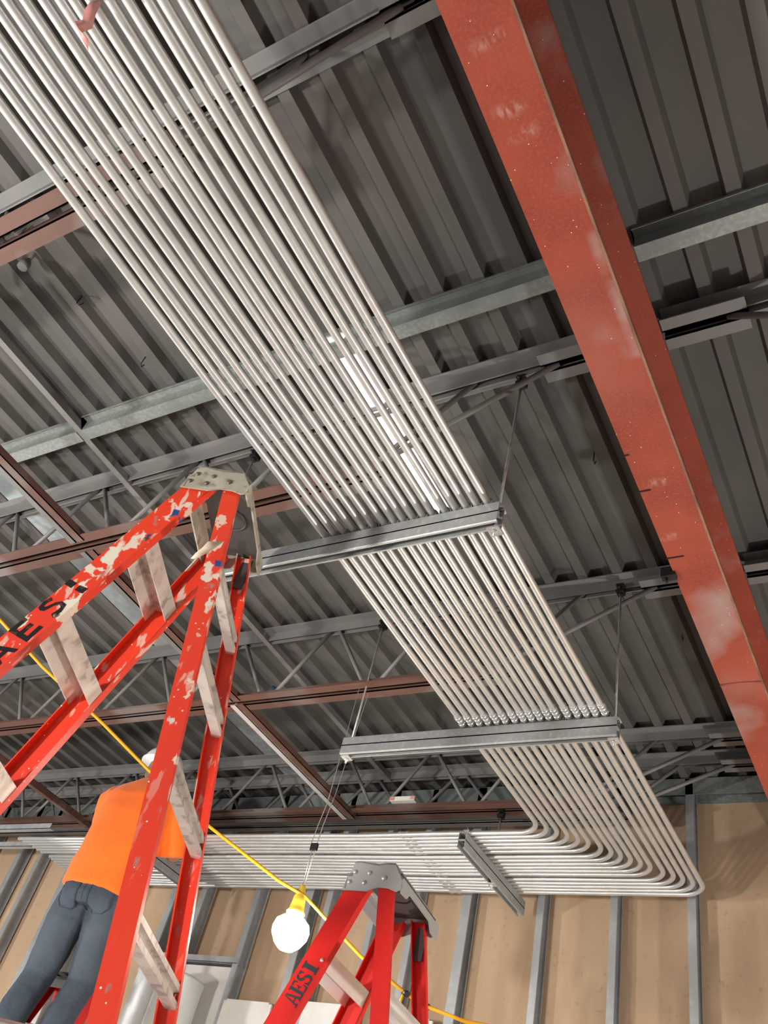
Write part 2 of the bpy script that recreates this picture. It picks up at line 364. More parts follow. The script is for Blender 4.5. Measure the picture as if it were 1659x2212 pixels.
# bridging angles
def bridging(x, z, y0, y1, mt, label, w=.032):
    mb = MB().box((x - w, y0, z - .003), (x, y1, z)).box((x - .003, y0, z), (x, y1, z + w))
    tag(link_mesh('bridging_angle', mb, mt), label, 'steel angle', 'joist bridging angles')
bridging(-2.852, ZD - .055, -.6, 4.28, m_joist, 'grey bridging angle tied under the upper chords of the joists, left of the conduits')
for (y0, y1, n) in ((.41, 1.60, 'at the left picture edge'), (1.66, 2.81, 'behind the front rails of the painted ladder')):
    mb = MB().box((-2.955, y0, ZB - .006), (-2.922, y1, ZB - .002)).box((-2.925, y0, ZB - .006), (-2.922, y1, ZB + .03))
    tag(link_mesh('bridging_angle', mb, m_joist), 'pale grey bridging angle under the lower chords ' + n, 'steel angle', 'joist bridging angles')
    mb = MB().box((-2.915, y0, ZB - .004), (-2.875, y1, ZB)).box((-2.878, y0, ZB - .004), (-2.875, y1, ZB + .03))
    tag(link_mesh('bridging_angle', mb, m_chord), 'brown bridging angle alongside the pale one ' + n, 'steel angle', 'joist bridging angles')
mb = MB().box((-2.96, 2.84, ZB - .006), (-2.925, 4.03, ZB - .002)).box((-2.928, 2.84, ZB - .006), (-2.925, 4.03, ZB + .03))
tag(link_mesh('bridging_angle', mb, m_alu), 'bright bare bridging angle slanting down past the hanging lamp wires', 'steel angle', 'joist bridging angles')
mb = MB().box((-2.915, 2.84, ZB - .004), (-2.875, 4.03, ZB)).box((-2.878, 2.84, ZB - .004), (-2.875, 4.03, ZB + .03))
tag(link_mesh('bridging_angle', mb, m_chord), 'red-brown bridging angle right beside the bright bare one', 'steel angle', 'joist bridging angles')
bridging(-5.1, ZB - .004, 2.84, 4.28, m_chord, 'dark brown bridging angle above the worker in orange', .04)

# added glowing strip, stands in for a bright deck rib between the conduits
sl = thing('glowing_strip', 'narrow white glowing strip standing in for a bright deck rib seen between the conduits', 'glowing strip', (-1.54, 1.9, ZD - .03))
link_mesh('strip_back', MB().box((-1.578, 1.28, ZD - .012), (-1.496, 2.36, ZD - .001)), m_white, sl)
link_mesh('glow_face', MB().prism([(-.039, 0), (-.034, -.012), (.034, -.012), (.039, 0)], (-1.537, 1.29, ZD - .012), (1, 0, 0), (0, 0, 1), (0, 1.06, 0)), m_strip, sl)

# ------------------------------------------------------------------ conduit run
XC = [-1.567, -1.528, -1.491, -1.453, -1.414, -1.377, -1.336, -1.299, -1.265, -1.230, -1.194, -1.160, -1.116, -1.078, -1.043, -1.007, -.972]
ZS = 1.880; RC = .0121; ZC = ZS + RC + .001
YC = [3.700 + .0375 * k for k in range(6)] + [3.945 + .0385 * k for k in range(6)] + [4.195 + .0375 * k for k in range(5)]
for i, (x, y) in enumerate(zip(XC, YC)):
    rnd = random.Random(i * 13 + 1)
    j = lambda s: rnd.uniform(-s, s)
    R = .118
    path = [(x - .008 + j(.004), -2.4, ZC), (x - .006 + j(.003), -1.0, ZC - .004), (x - .004 + j(.003), .1, ZC - .010 + j(.003)), (x + j(.0025), .9, ZC - .008 + j(.003)), (x + .002, 1.62, ZC), (x + .001 + j(.002), 2.2, ZC - .003), (x, 2.8, ZC), (x + j(.002), 3.2, ZC - .001)]
    # refine the straight part
    pth = []
    for a, b in zip(path, path[1:]):
        for k in range(4):
            t = k / 4; pth.append(tuple(a[q] * (1 - t) + b[q] * t for q in range(3)))
    pth.append((x, y - R, ZC))
    for k in range(1, 13):
        a = k / 12 * pi / 2; pth.append((x - R + R * cos(a), y - R + R * sin(a), ZC))
    xe = -5.225 + j(.02) + (.02 if i > 5 else 0)
    for k in range(1, 9):
        t = k / 8; pth.append((x - R + (xe - x + R) * t, y + (j(.004) if k < 8 else 0) - .03 * t * (1 if i < 6 else .8), ZC - .006 * sin(t * pi * 2) ** 2))
    mb = MB().tube(pth, RC, 14)
    nm = ORD[i]
    lab = ('long bent galvanised conduit at the left edge of the ceiling run, inside of the bend' if i == 0 else
           'long bent galvanised conduit at the right edge of the ceiling run, outside of the bend' if i == 16 else
           f'long bent galvanised conduit, {nm} from the left edge of the ceiling run')
    o = tag(link_mesh('electrical_conduit', mb, m_emt, None, (x, 0, ZC)), lab, 'conduit', 'galvanised conduits on the ceiling hangers')
    def coup(p, ax):
        a = Vector(ax); p = Vector(p); cb = MB()
        cb.tube([p - a * .030, p - a * .012], .0175, 6); cb.tube([p - a * .012, p + a * .012], .0150, 14); cb.tube([p + a * .012, p + a * .030], .0175, 6)
        cb.tube([p - a * .036, p - a * .030], .0145, 14); cb.tube([p + a * .030, p + a * .036], .0145, 14)
        link_mesh('coupling', cb, m_zinc, o)
    coup((x, 2.742 + j(.002), ZC - .0005), (0, 1, 0))
    coup((-2.32 + .012 * (i % 2) + j(.008), y - .001 - .30 * 0, ZC - .001), (1, 0, 0))
    def clampy(p, ax):
        p = Vector(p); a = Vector(ax); c = a.cross(Vector((0, 0, 1)))
        cb = MB(); arc = [p + c * (.0165 * cos(t)) + Vector((0, 0, .0165 * sin(t) + .001)) for t in [k * pi / 8 for k in range(9)]]
        arc = [p + c * .0165 + Vector((0, 0, -RC))] + arc + [p - c * .0165 + Vector((0, 0, -RC))]
        for a1, a2 in zip(arc, arc[1:]):
            cb.add([a1 - a * .016, a1 + a * .016, a2 + a * .016, a2 - a * .016], [(0, 1, 2, 3)])
        cb.cyl(p + Vector((0, 0, .016)), p + Vector((0, 0, .028)), .004, 6)
        ob = link_mesh('pipe_strap', cb, m_strut, o)
        so = ob.modifiers.new('thick', 'SOLIDIFY'); so.thickness = .002
    clampy((x, 1.637, ZC), (0, 1, 0)); clampy((x, 2.80, ZC), (0, 1, 0))
    clampy((-1.96, y, ZC), (1, 0, 0))

# ------------------------------------------------------------------ strut hangers
def strut_profile(up):
    s = 1 if up else -1; t = .0026; hw = .0206; h = .0413; g = .011
    o = [(-hw, 0), (-hw, h - .003), (-hw + .003, h), (-g, h), (-g, h - .007), (-g - t, h - .007), (-g - t, h - t), (-hw + t, h - t), (-hw + t, 0)]
    return [(u, v * s) for u, v in o], [(-u, v * s) for u, v in o][::-1], t, hw, s
def strut(label, P, D, L, slots=True):
    """P start of the top edge line; D unit direction; back-to-back pair, top at ZS"""
    P = Vector(P); D = Vector(D); S = D.cross(Vector((0, 0, 1))); Z = Vector((0, 0, 1))
    mid = ZS - .0413
    t = thing('strut_channel', label, 'strut channel', (P.x + D.x * L / 2, P.y + D.y * L / 2, ZS - .0826), 0, 'double strut channels carrying the conduits')
    for nm, up in (('upper_channel', True), ('lower_channel', False)):
        a, b, th, hw, s = strut_profile(up); mb = MB()
        O = Vector((P.x, P.y, mid))
        mb.prism(a, O, S, Z, D * L); mb.prism(b, O, S, Z, D * L)
        z0, z1 = sorted((mid, mid + s * th))
        def slab(l0, l1, w0, w1):
            q = O + D * l0; r = O + D * l1
            mb.add([q + S * w0 + Z * (z0 - mid), q + S * w1 + Z * (z0 - mid), q + S * w1 + Z * (z1 - mid), q + S * w0 + Z * (z1 - mid), r + S * w0 + Z * (z0 - mid), r + S * w1 + Z * (z0 - mid), r + S * w1 + Z * (z1 - mid), r + S * w0 + Z * (z1 - mid)],
                   [(0, 1, 2, 3), (7, 6, 5, 4), (0, 4, 5, 1), (1, 5, 6, 2), (2, 6, 7, 3), (3, 7, 4, 0)])
        slab(0, L, -hw, -.007); slab(0, L, .007, hw)
        n = int(L / .0508) if slots else 0
        if n:
            for k in range(n + 1): slab(max(0, k * .0508 - .011), min(L, k * .0508 + .011), -.007, .007)
        else: slab(0, L, -.007, .007)
        link_mesh(nm, mb, m_strut, t)
    return t
strut('galvanised double strut under the conduits beside the painted ladder top', (-2.16, 1.637, 0), (1, 0, 0), 1.235)
strut('galvanised double strut under the conduits just past the row of couplings', (-2.150, 2.800, 0), (1, 0, 0), 1.222)
strut('dark galvanised double strut slanting under the conduits near the bend by the far wall', (-1.96, 3.655, 0), (0, 1, 0), .78)
strut('galvanised double strut under the conduits behind the worker, seen between the ladder rails', (-4.13, 3.655, 0), (0, 1, 0), .55)

def hanger_rod(x, y, ztop, label):
    t = thing('threaded_rod', label, 'threaded rod', (x, y, ZS - .10), 0, 'threaded hanger rods')
    link_mesh('rod', MB().cyl((x, y, ZS - .11), (x, y, ztop), .0048, 10), m_zinc, t)
    link_mesh('square_washer', MB().box((x - .02, y - .02, ZS), (x + .02, y + .02, ZS + .005)), m_zinc, t)
    link_mesh('square_washer', MB().box((x - .02, y - .02, ZS - .0885), (x + .02, y + .02, ZS - .0835)), m_zinc, t)
    link_mesh('nut', MB().cyl((x, y, ZS + .005), (x, y, ZS + .014), .0105, 6), m_zinc, t)
    link_mesh('nut', MB().cyl((x, y, ZS - .0975), (x, y, ZS - .0885), .0105, 6), m_zinc, t)
    b = MB(); b.box((x - .016, y - .018, ztop - .006), (x + .016, y + .018, ztop + .008)).box((x - .016, y + .010, ztop), (x + .016, y + .018, ztop + .034)).box((x - .016, y - .018, ztop + .026), (x + .016, y + .018, ztop + .038))
    b.cyl((x, y, ztop - .02), (x, y, ztop), .011, 8).cyl((x, y - .034, ztop + .012), (x, y - .012, ztop + .012), .006, 6)
    o = link_mesh('beam_clamp', b, m_black, t); o['label'] = 'black iron beam clamp'
hanger_rod(-.945, 1.655, 2.515, 'threaded rod at the right end of the strut nearest the camera')
hanger_rod(-2.135, 1.655, 2.515, 'threaded rod rising just behind the painted ladder top')
hanger_rod(-.945, 2.812, 2.515, 'threaded rod at the right end of the second strut')
hanger_rod(-2.128, 2.812, 2.515, 'threaded rod at the left end of the second strut')
hanger_rod(-1.96, 4.044, 2.16, 'short threaded rod from the far joist down to the slanting strut by the bend')

for (y, z, x0, x1, n) in ((3.66, 1.945, -7.4, -4.95, 'upper pale bar running left from the worker at the picture edge'), (4.02, 2.005, -7.4, -5.45, 'lower pale bar running left past the sawn conduit ends')):
    mb = MB().box((x0, y - .02, z), (x1, y + .02, z + .003)).box((x0, y - .02, z), (x1, y - .017, z + .035))
    tag(link_mesh('steel_bar', mb, m_stud), n, 'steel bar')
# small things on the deck
def hook(x, y, a, label):
    z = ZD + .03; d = Vector((cos(a), sin(a), 0))
    p = Vector((x, y, z)); mb = MB().tube([p, p - Vector((0, 0, .05)), p - Vector((0, 0, .055)) + d * .012, p - Vector((0, 0, .03)) + d * .02], .0022, 6)
    tag(link_mesh('wire_clip', mb, m_black), label, 'clip', 'small dark wire clips poking through the deck')
for (x, y, a, l) in ((-2.44, .80, 1, 'small dark wire clip on the deck at left, nearer the camera'), (-2.37, 1.12, 2, 'small dark wire clip on the deck left of the conduits, above the purlin'),
                     (-.84, 2.12, 1.5, 'small dark wire clip between the strut end and the red beam, nearer the camera'), (-.70, 2.48, 1.2, 'small dark wire clip on the deck close beside the red beam'),
                     (-.80, 3.25, 1.6, 'small dark wire clip on the deck right of the second threaded rod'), (-1.55, 3.28, 1.1, 'small dark wire clip left of the lower conduit run')):
    hook(x, y, a, l)
t = thing('sprinkler_fitting', 'small grey threaded fitting hanging from the deck at the left picture edge', 'fitting', (-2.47, .58, 2.50))
link_mesh('fitting_body', MB().cyl((-2.47, .58, 2.505), (-2.47, .58, 2.535), .020, 8).cyl((-2.47, .58, 2.535), (-2.47, .58, 2.55), .014, 12), m_joist, t)
link_mesh('stem', MB().cyl((-2.47, .58, 2.55), (-2.47, .58, ZD + .04), .008, 10), m_joist, t)
mb = MB(); mb.ball((-2.80, 2.90, 2.24), (.045, .035, .03), 10, 6); mb.ball((-2.76, 2.89, 2.26), (.03, .025, .03), 8, 6)
tag(link_mesh('blue_bundle', mb, m_sky), 'dark blue crumpled bundle lying on the red-brown joist chord', 'bundle')
t = thing('strap_clamp', 'small black clamp sticking out from the left side of the red beam', 'clamp', (-.62, 2.36, 2.12))
link_mesh('clamp_body', MB().box((-.635, 2.30, 2.105), (-.585, 2.33, 2.12)).box((-.635, 2.30, 2.12), (-.60, 2.33, 2.145)), m_black, t)
link_mesh('screw', MB().cyl((-.618, 2.315, 2.085), (-.618, 2.315, 2.105), .005, 8), m_black, t)
# cardboard box with print on far joist
t = thing('printed_carton', 'small white and pink printed carton resting on the far joist', 'carton', (-2.55, 4.02, 2.225))
link_mesh('carton_body', MB().box((-2.64, 3.99, 2.246), (-2.48, 4.04, 2.272)), m_white, t)
link_mesh('printed_band', MB().box((-2.642, 3.9885, 2.25), (-2.61, 3.99, 2.270)), m_tape, t)
link_mesh('printed_band', MB().box((-2.51, 3.9885, 2.25), (-2.478, 3.99, 2.270)), m_tape, t)
# pink tape
mb = MB(); pts = [(-1.185, .02, 1.875), (-1.19, .03, 1.84), (-1.20, .045, 1.82), (-1.21, .04, 1.80), (-1.205, .055, 1.785), (-1.20, .075, 1.78)]
vs = []
for k, p in enumerate(pts):
    a = .5 + k * .35; vs += [(p[0] - .012 * cos(a), p[1] - .012 * sin(a), p[2]), (p[0] + .012 * cos(a), p[1] + .012 * sin(a), p[2])]
mb.add(vs, [(2 * k, 2 * k + 1, 2 * k + 3, 2 * k + 2) for k in range(len(pts) - 1)], True)
o = tag(link_mesh('flagging_tape', mb, m_tape), 'curled pink flagging tape hanging from a conduit at the top edge', 'tape')
so = o.modifiers.new('thick', 'SOLIDIFY'); so.thickness = .0008

# ------------------------------------------------------------------ wall studs and low wall items
YS = 4.49
def stud(x, label, w=.038, z1=ZD - .006, z0=FL, open_right=True):
    pr = [(0, 0), (w, 0), (w, .009), (w - .0012, .009), (w - .0012, .0012), (.0012, .0012), (.0012, .0908), (w - .0012, .0908), (w - .0012, .083), (w, .083), (w, .092), (0, .092)]
    mb = MB().prism(pr, (x, YS, z0), (1, 0, 0), (0, 1, 0), (0, 0, z1 - z0))
    tag(link_mesh('metal_stud', mb, m_stud), label, 'metal stud', 'metal studs against the tan wall')
SX = [(-1.104, .040), (-1.494, .037), (-1.893, .037), (-2.345, .055), (-2.66, .037), (-2.93, .037), (-3.262, .037), (-3.42, .05), (-3.825, .04), (-4.275, .04), (-4.54, .05), (-4.97, .04), (-5.33, .04), (-5.69, .06), (-6.08, .04), (-6.34, .05), (-6.75, .04), (-7.2, .04)]
for k, (x, wd) in enumerate(SX):
    lab = ['galvanised stud below the outer corner of the conduit bend, rightmost of the row'] + [f'galvanised wall stud, {ORD[q]} from the right end of the row' for q in range(1, 18)]
    stud(x, lab[k], wd)
# metal header track and duct opening
def track(x0, x1, z, label):
    tag(link_mesh('header_track', MB().box((x0, YS - .004, z), (x1, YS, z + .035)).box((x0, YS - .004, z), (x1, YW, z + .002)), m_stud), label, 'metal track', 'horizontal header tracks between studs')
track(-4.50, -3.79, 1.485, 'horizontal metal header track over the pale duct opening')
track(-5.30, -4.93, 1.80, 'short horizontal metal track left of the painted ladder rear rails')
t = thing('duct_panel', 'pale square panel with a round duct below the header track', 'duct', (-4.25, YS, .3))
link_mesh('panel', MB().box((-4.225, YS + .03, .3), (-3.84, YS + .045, 1.47)), m_white, t)
rg = []
for z, r in ((.2, .20), (1.28, .20), (1.30, .205), (1.315, .205), (1.32, .19)):
    rg.append([(-4.07 + r * cos(a), YS - .21 + r * sin(a), z) for a in [2 * pi * k / 40 for k in range(40)]])
link_mesh('round_duct', MB().rings(rg), m_duct, t)
link_mesh('duct_seam', MB().box((-3.99, YS - .400, .2), (-3.985, YS - .385, 1.30)), m_duct, t)
def board(x0, x1, z1, label):
    t = tag(link_mesh('drywall_sheet', MB().box((x0, YS - .014, FL), (x1, YS - .001, z1)).box((x0 + .02, YS - .016, z1 - .025), (x1 - .02, YS - .001, z1 + .008)), m_white), label, 'drywall sheet', 'white drywall sheets low on the far wall')
board(-3.79, -3.44, 1.275, 'white drywall sheet low between studs, below the hanging lamp')
board(-3.22, -2.95, 1.30, 'white drywall sheet low between studs, behind the new red ladder')
board(-2.62, -2.40, 1.27, 'white drywall sheet low on the wall, right of the new red ladder')
board(-6.2, -4.6, .95, 'wide white drywall sheet low on the wall behind the worker')

# ------------------------------------------------------------------ stepladders
def stepladder(name, label, x, y, z, phi, a, b, wf, cf, wr, cr, h1, df, dr, rr, M, rung=.3048, braces=(), letters=None, rd=.038, steps=9, bz=.05, firstbrace_big=False):
    """z = height of the rail tops relative to the camera; local x = front, local y = side nearest the camera"""
    fm, sm_, cm = M; rvm = m_oldrivet if fm is m_fg_old else m_zinc
    Ht = z - FL
    t = bpy.data.objects.new(name, None); C.objects.link(t); t.location = (x, y, 0); t.rotation_euler = (0, 0, phi)
    t['label'] = label; t['category'] = 'stepladder'
    L = lambda h: Ht - h
    def rail(nm, s, front):
        if front: P = lambda h: Vector((df + a * h, s * (wf / 2 + cf * h), L(h))); q = rd; fl = .030
        else: P = lambda h: Vector((-(dr + b * h), s * (wr / 2 + cr * h), L(h))); q = rr; fl = .022
        p0, p1 = P(-.035 if front else -.045), P(Ht - .012); tt = .004
        prof = [(-q, 0), (q, 0), (q, -fl * 1.0), (q - tt, -fl), (q - tt, -tt), (-q + tt, -tt), (-q + tt, -fl), (-q, -fl)]
        vs = [];
        for p in (p0, p1): vs += [p + Vector((u, s * v, 0)) for u, v in prof]
        n = len(prof); mb = MB().add(vs, [(i, (i + 1) % n, n + (i + 1) % n, n + i) for i in range(n)] + [tuple(range(n)), tuple(range(n, 2 * n))])
        o = link_mesh(nm, mb, fm, t, local=True)
        # foot
        f = MB().box((p1.x - q - .006, min(p1.y, p1.y - s * fl) - .004, 0), (p1.x + q + .006, max(p1.y, p1.y - s * fl) + .004, .05))
        link_mesh('rubber_foot', f, m_dark, o, local=True)
        return o, P
    RF = {}
    for s in (1, -1):
        RF[s] = rail('front_rail', s, True); RF[(s, 'r')] = rail('rear_rail', s, False)
    # steps
    for k in range(steps):
        h = h1 + rung * k
        if L(h) < .15: break
        hw = wf / 2 + cf * h - .0095; xc = df + a * h; z0 = L(h); ht = .047
        mb = MB(); dpt = rd - .002; tt = .0028
        pr = [(-dpt, 0), (-dpt, ht), (dpt, ht), (dpt, .0), (dpt - tt, .0), (dpt - tt, ht - tt), (.004, ht - tt), (.004, ht - .006), (.001, ht - .006), (.001, ht - tt), (-dpt + tt, ht - tt), (-dpt + tt, 0)]
        mb.prism([(u - a * v, v) for u, v in pr], (xc, -hw, z0), (1, 0, 0), (0, 0, 1), (0, 2 * hw, 0))
        o = link_mesh('step', mb, sm_, t, local=True)
        for s in (1, -1):
            yy = s * (wf / 2 + cf * h + .001)
            link_mesh('rivet', MB().ball((xc - rd + .006, yy - s * .001, z0 + .02), (.006, .004, .006), 8, 6), rvm, o, local=True)
    # rear braces
    hs = list(braces) + [braces[-1] + .33 * q for q in range(1, 8) if L(braces[-1] + .33 * q) > .2]
    for h in hs:
        hw = wr / 2 + cr * h - .0095; xc = -(dr + b * h); z0 = L(h)
        q = .30 * bz; e = rr * .25
        pr = [(e, 0), (-rr + .001, 0), (-rr + .001, q), (-rr + .013, q + .003), (-rr + .013, bz - q - .003), (-rr + .001, bz - q), (-rr + .001, bz), (e, bz), (e, bz - .003), (-rr + .005, bz - .003), (-rr + .005, bz - q), (-rr + .016, bz - q - .004), (-rr + .016, q + .004), (-rr + .005, q), (-rr + .005, .003), (e, .003)]
        mb = MB().prism([(u + b * v, v) for u, v in pr], (xc, -hw, z0), (1, 0, 0), (0, 0, 1), (0, 2 * hw, 0))
        link_mesh('rear_brace', mb, sm_, t, local=True)
    # cap
    cw = wf / 2 + .010; T = Ht
    side = [(.094, -.004), (.067, .088), (.050, .090), (-.010, .086), (-.050, .090), (-.070, .090), (-.100, .045), (-.108, .012), (-.086, .004), (-.060, .012), (-.024, .012), (.010, -.002)]
    mb = MB()
    for s in (1, -1):
        yo, yi = s * cw, s * (cw - .005)
        mb.add([(u, yo, T + v) for u, v in side] + [(u, yi, T + v) for u, v in side], [tuple(range(12)), tuple(range(23, 11, -1))] + [(i, (i + 1) % 12, 12 + (i + 1) % 12, 12 + i) for i in range(12)])
    topc = [(.067, .088), (.050, .090), (-.010, .084), (-.050, .090), (-.070, .090), (-.100, .045)]
    for (u0, v0), (u1, v1) in zip(topc, topc[1:]):
        mb.add([(u0, -cw, T + v0), (u1, -cw, T + v1), (u1, cw, T + v1), (u0, cw, T + v0), (u0, -cw, T + v0 - .005), (u1, -cw, T + v1 - .005), (u1, cw, T + v1 - .005), (u0, cw, T + v0 - .005)],
               [(0, 1, 2, 3), (7, 6, 5, 4), (0, 3, 7, 4), (1, 5, 6, 2), (0, 4, 5, 1), (3, 2, 6, 7)])
    # rear apron with raised middle, and front apron
    ap = [(-cw, .045), (cw, .045), (cw, .0), (cw - .05, .004), (cw - .07, .024), (-cw + .09, .024), (-cw + .06, .0), (-cw, -.002)]
    mb.prism([(u, v) for u, v in ap], (-.107, 0, T), (0, 1, 0), (0, 0, 1), (.005, 0, 0))
    mb.box((.066, -cw, T + .040), (.086, cw, T + .050)); mb.box((.081, -cw, T + .0), (.086, cw, T + .05))
    cap = link_mesh('top_cap', mb, cm, t, local=True)
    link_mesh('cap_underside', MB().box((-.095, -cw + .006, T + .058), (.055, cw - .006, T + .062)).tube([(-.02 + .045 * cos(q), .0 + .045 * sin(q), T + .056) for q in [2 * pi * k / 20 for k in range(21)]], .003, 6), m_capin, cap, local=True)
    for s in (1, -1):
        for (u, v, r) in ((.061, .054, .007), (.073, .022, .007), (.012, .054, .007), (.023, .023, .007), (-.040, .042, .0085)):
            link_mesh('rivet', MB().ball((u, s * (cw + .001), T + v), (r, .005, r), 10, 6), rvm, cap, local=True)
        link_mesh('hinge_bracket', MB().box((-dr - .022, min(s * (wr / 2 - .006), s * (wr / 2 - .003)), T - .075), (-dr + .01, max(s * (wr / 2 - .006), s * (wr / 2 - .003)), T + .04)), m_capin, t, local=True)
    # spreader bar between front and rear rails
    for s in (1, -1):
        hh = 1.38
        A = Vector((df + a * hh - .03, s * (wf / 2 + cf * hh - .015), L(hh))); B = Vector((-(dr + b * hh) + .02, s * (wr / 2 + cr * hh - .015), L(hh)))
        link_mesh('spreader', MB().tube([A, (A + B) / 2 + Vector((0, 0, -.004)), B], (.010), 6), m_alu, t, local=True)
    if letters:
        segs, h0, pitch, size, mt, wob = letters
        o, P = RF[1]
        p0 = P(0); tdir = (P(0) - P(1)).normalized(); X = Vector((1, 0, 0)); nrm = X.cross(tdir); nrm = nrm if nrm.y > 0 else -nrm
        xdir = (X - tdir * X.dot(tdir)).normalized()
        rg = random.Random(5)
        for k, ch in enumerate('AESI'):
            O = P(h0 - k * pitch) + Vector((-rd * .80 + (rg.uniform(-.004, .004) if wob else 0), 0, 0)) + nrm * .0012
            mb = MB()
            for poly in segs[ch]:
                n = len(poly); va = [O + tdir * (u * size[0]) + xdir * (v * size[1]) for u, v in poly]
                mb.add(va + [q - nrm * .0009 for q in va], [tuple(range(n)), tuple(range(2 * n - 1, n - 1, -1))] + [(i, (i + 1) % n, n + (i + 1) % n, n + i) for i in range(n)])
            link_mesh('painted_letter', mb, mt, o, local=True)
    return t
# stencil alphabet, unit box u=reading direction, v=letter height
ST = {
 'A': [[(.0, 0), (.34, 0), (.34, .07), (.25, .07), (.30, .28), (.48, .28), (.48, .38), (.32, .38), (.45, .85), (.49, 1), (.40, 1), (.12, .07), (0, .07)],
       [(.53, 1), (.62, 1), (.92, .07), (1.02, .07), (1.02, 0), (.60, 0), (.60, .07), (.70, .07), (.65, .28), (.53, .28), (.53, .38), (.63, .38), (.53, .80)]],
 'E': [[(0, 0), (.36, 0), (.36, 1), (0, 1), (0, .92), (.10, .92), (.10, .08), (0, .08)],
       [(.42, 0), (.90, 0), (.92, .30), (.84, .30), (.78, .09), (.42, .09)], [(.42, 1), (.88, 1), (.90, .74), (.82, .74), (.76, .91), (.42, .91)],
       [(.42, .45), (.58, .45), (.60, .36), (.66, .36), (.66, .66), (.60, .66), (.58, .55), (.42, .55)]],
 'S': [[(.08, 0), (.14, 0), (.18, .05), (.44, 0), (.44, .10), (.26, .13), (.15, .32), (.08, .32)],
       [(.50, 0), (.72, .03), (.86, .15), (.88, .32), (.78, .46), (.50, .58), (.50, .42), (.62, .34), (.64, .20), (.50, .10)],
       [(.44, .42), (.44, .60), (.30, .70), (.28, .82), (.44, .90), (.44, 1), (.22, .97), (.08, .84), (.07, .66), (.18, .52)],
       [(.50, 1), (.50, .90), (.66, .85), (.76, .70), (.82, .70), (.82, 1), (.77, 1), (.73, .95)]],
 'I': [[(.12, 0), (.80, 0), (.80, .10), (.66, .10), (.66, .90), (.80, .90), (.80, 1), (.12, 1), (.12, .90), (.26, .90), (.26, .10), (.12, .10)]],
}
SB = {
 'A': [[(0, 0), (.2, 0), (.42, .55), (.5, .72), (.5, 1), (.38, 1)], [(.62, 1), (1, 0), (.8, 0), (.5, .72), (.5, 1)], [(.3, .25), (.72, .25), (.66, .42), (.36, .42)]],
 'E': [[(.05, 0), (.27, 0), (.27, 1), (.05, 1)], [(.27, 0), (.92, .02), (.90, .20), (.27, .18)], [(.27, .42), (.80, .42), (.80, .60), (.27, .60)], [(.27, .82), (.86, .82), (.88, 1), (.27, 1)]],
 'S': [[(.1, .05), (.5, 0), (.5, .18), (.2, .24)], [(.5, 0), (.88, .12), (.92, .38), (.74, .34), (.66, .2), (.5, .18)], [(.92, .38), (.74, .56), (.56, .5), (.74, .34)], [(.16, .62), (.56, .5), (.74, .56), (.34, .72)], [(.16, .62), (.34, .72), (.34, .82), (.5, .84), (.5, 1), (.18, .94), (.1, .78)], [(.5, .84), (.76, .76), (.84, .92), (.5, 1)]],
 'I': [[(.3, 0), (.62, 0), (.58, .42), (.28, .40)], [(.28, .62), (.6, .6), (.62, 1), (.3, 1)]],
}
stepladder('stepladder', 'paint-splattered orange-red fibreglass stepladder in the foreground with dirty grey cap', -1.6787, 1.3028, 1.639, 3.6363, .3345, .1885, .3372, .0702, .3339, .0681, .2455, .0546, .0546, .024,
           (m_fg_old, m_alu_old, m_cap_old), braces=(.302, .557, .874, 1.20), letters=(SB, .705, .080, (.062, .062), m_letter2, True))
mb = MB(); tp = [(-.083, .205, 2.939 - .215), (-.078, .212, 2.939 - .245), (-.070, .222, 2.939 - .275), (-.064, .226, 2.939 - .298)]; wd = [.030, .024, .018, .008]
vs = []
for (x, y, z), q in zip(tp, wd): vs += [(x - q, y, z + q * .4), (x + q * .3, y + .004, z)]
mb.add(vs, [(2 * k, 2 * k + 1, 2 * k + 3, 2 * k + 2) for k in range(3)], True)
LT = [o for o in bpy.data.objects if o.name == 'stepladder'][0]
tf = link_mesh('masking_tape', mb, m_masktape, LT, local=True); so = tf.modifiers.new('t', 'SOLIDIFY'); so.thickness = .001; tf['label'] = 'peeling cream masking tape flap'
stepladder('stepladder', 'clean red fibreglass stepladder with grey cap and stencilled letters, right of the lit bulb', -1.5367, 2.4625, .9906, 3.2767, .3294, .1962, .3346, .0686, .3374, .0683, .2348, .0512, .0512, .0246,
           (m_fg, m_alu, m_cap), braces=(.322, .65, .98), letters=(ST, .352, .0300, (.0335, .052), m_letter, False), bz=.055)
stepladder('stepladder', 'red stepladder the worker stands on, mostly hidden behind his legs', -4.07, 3.63, .99, -pi / 2 + .12, .33, .196, .335, .0686, .3374, .0683, .2400, .0512, .0512, .0246,
           (m_fg, m_alu, m_cap), braces=(.322, .65, .98), bz=.055)

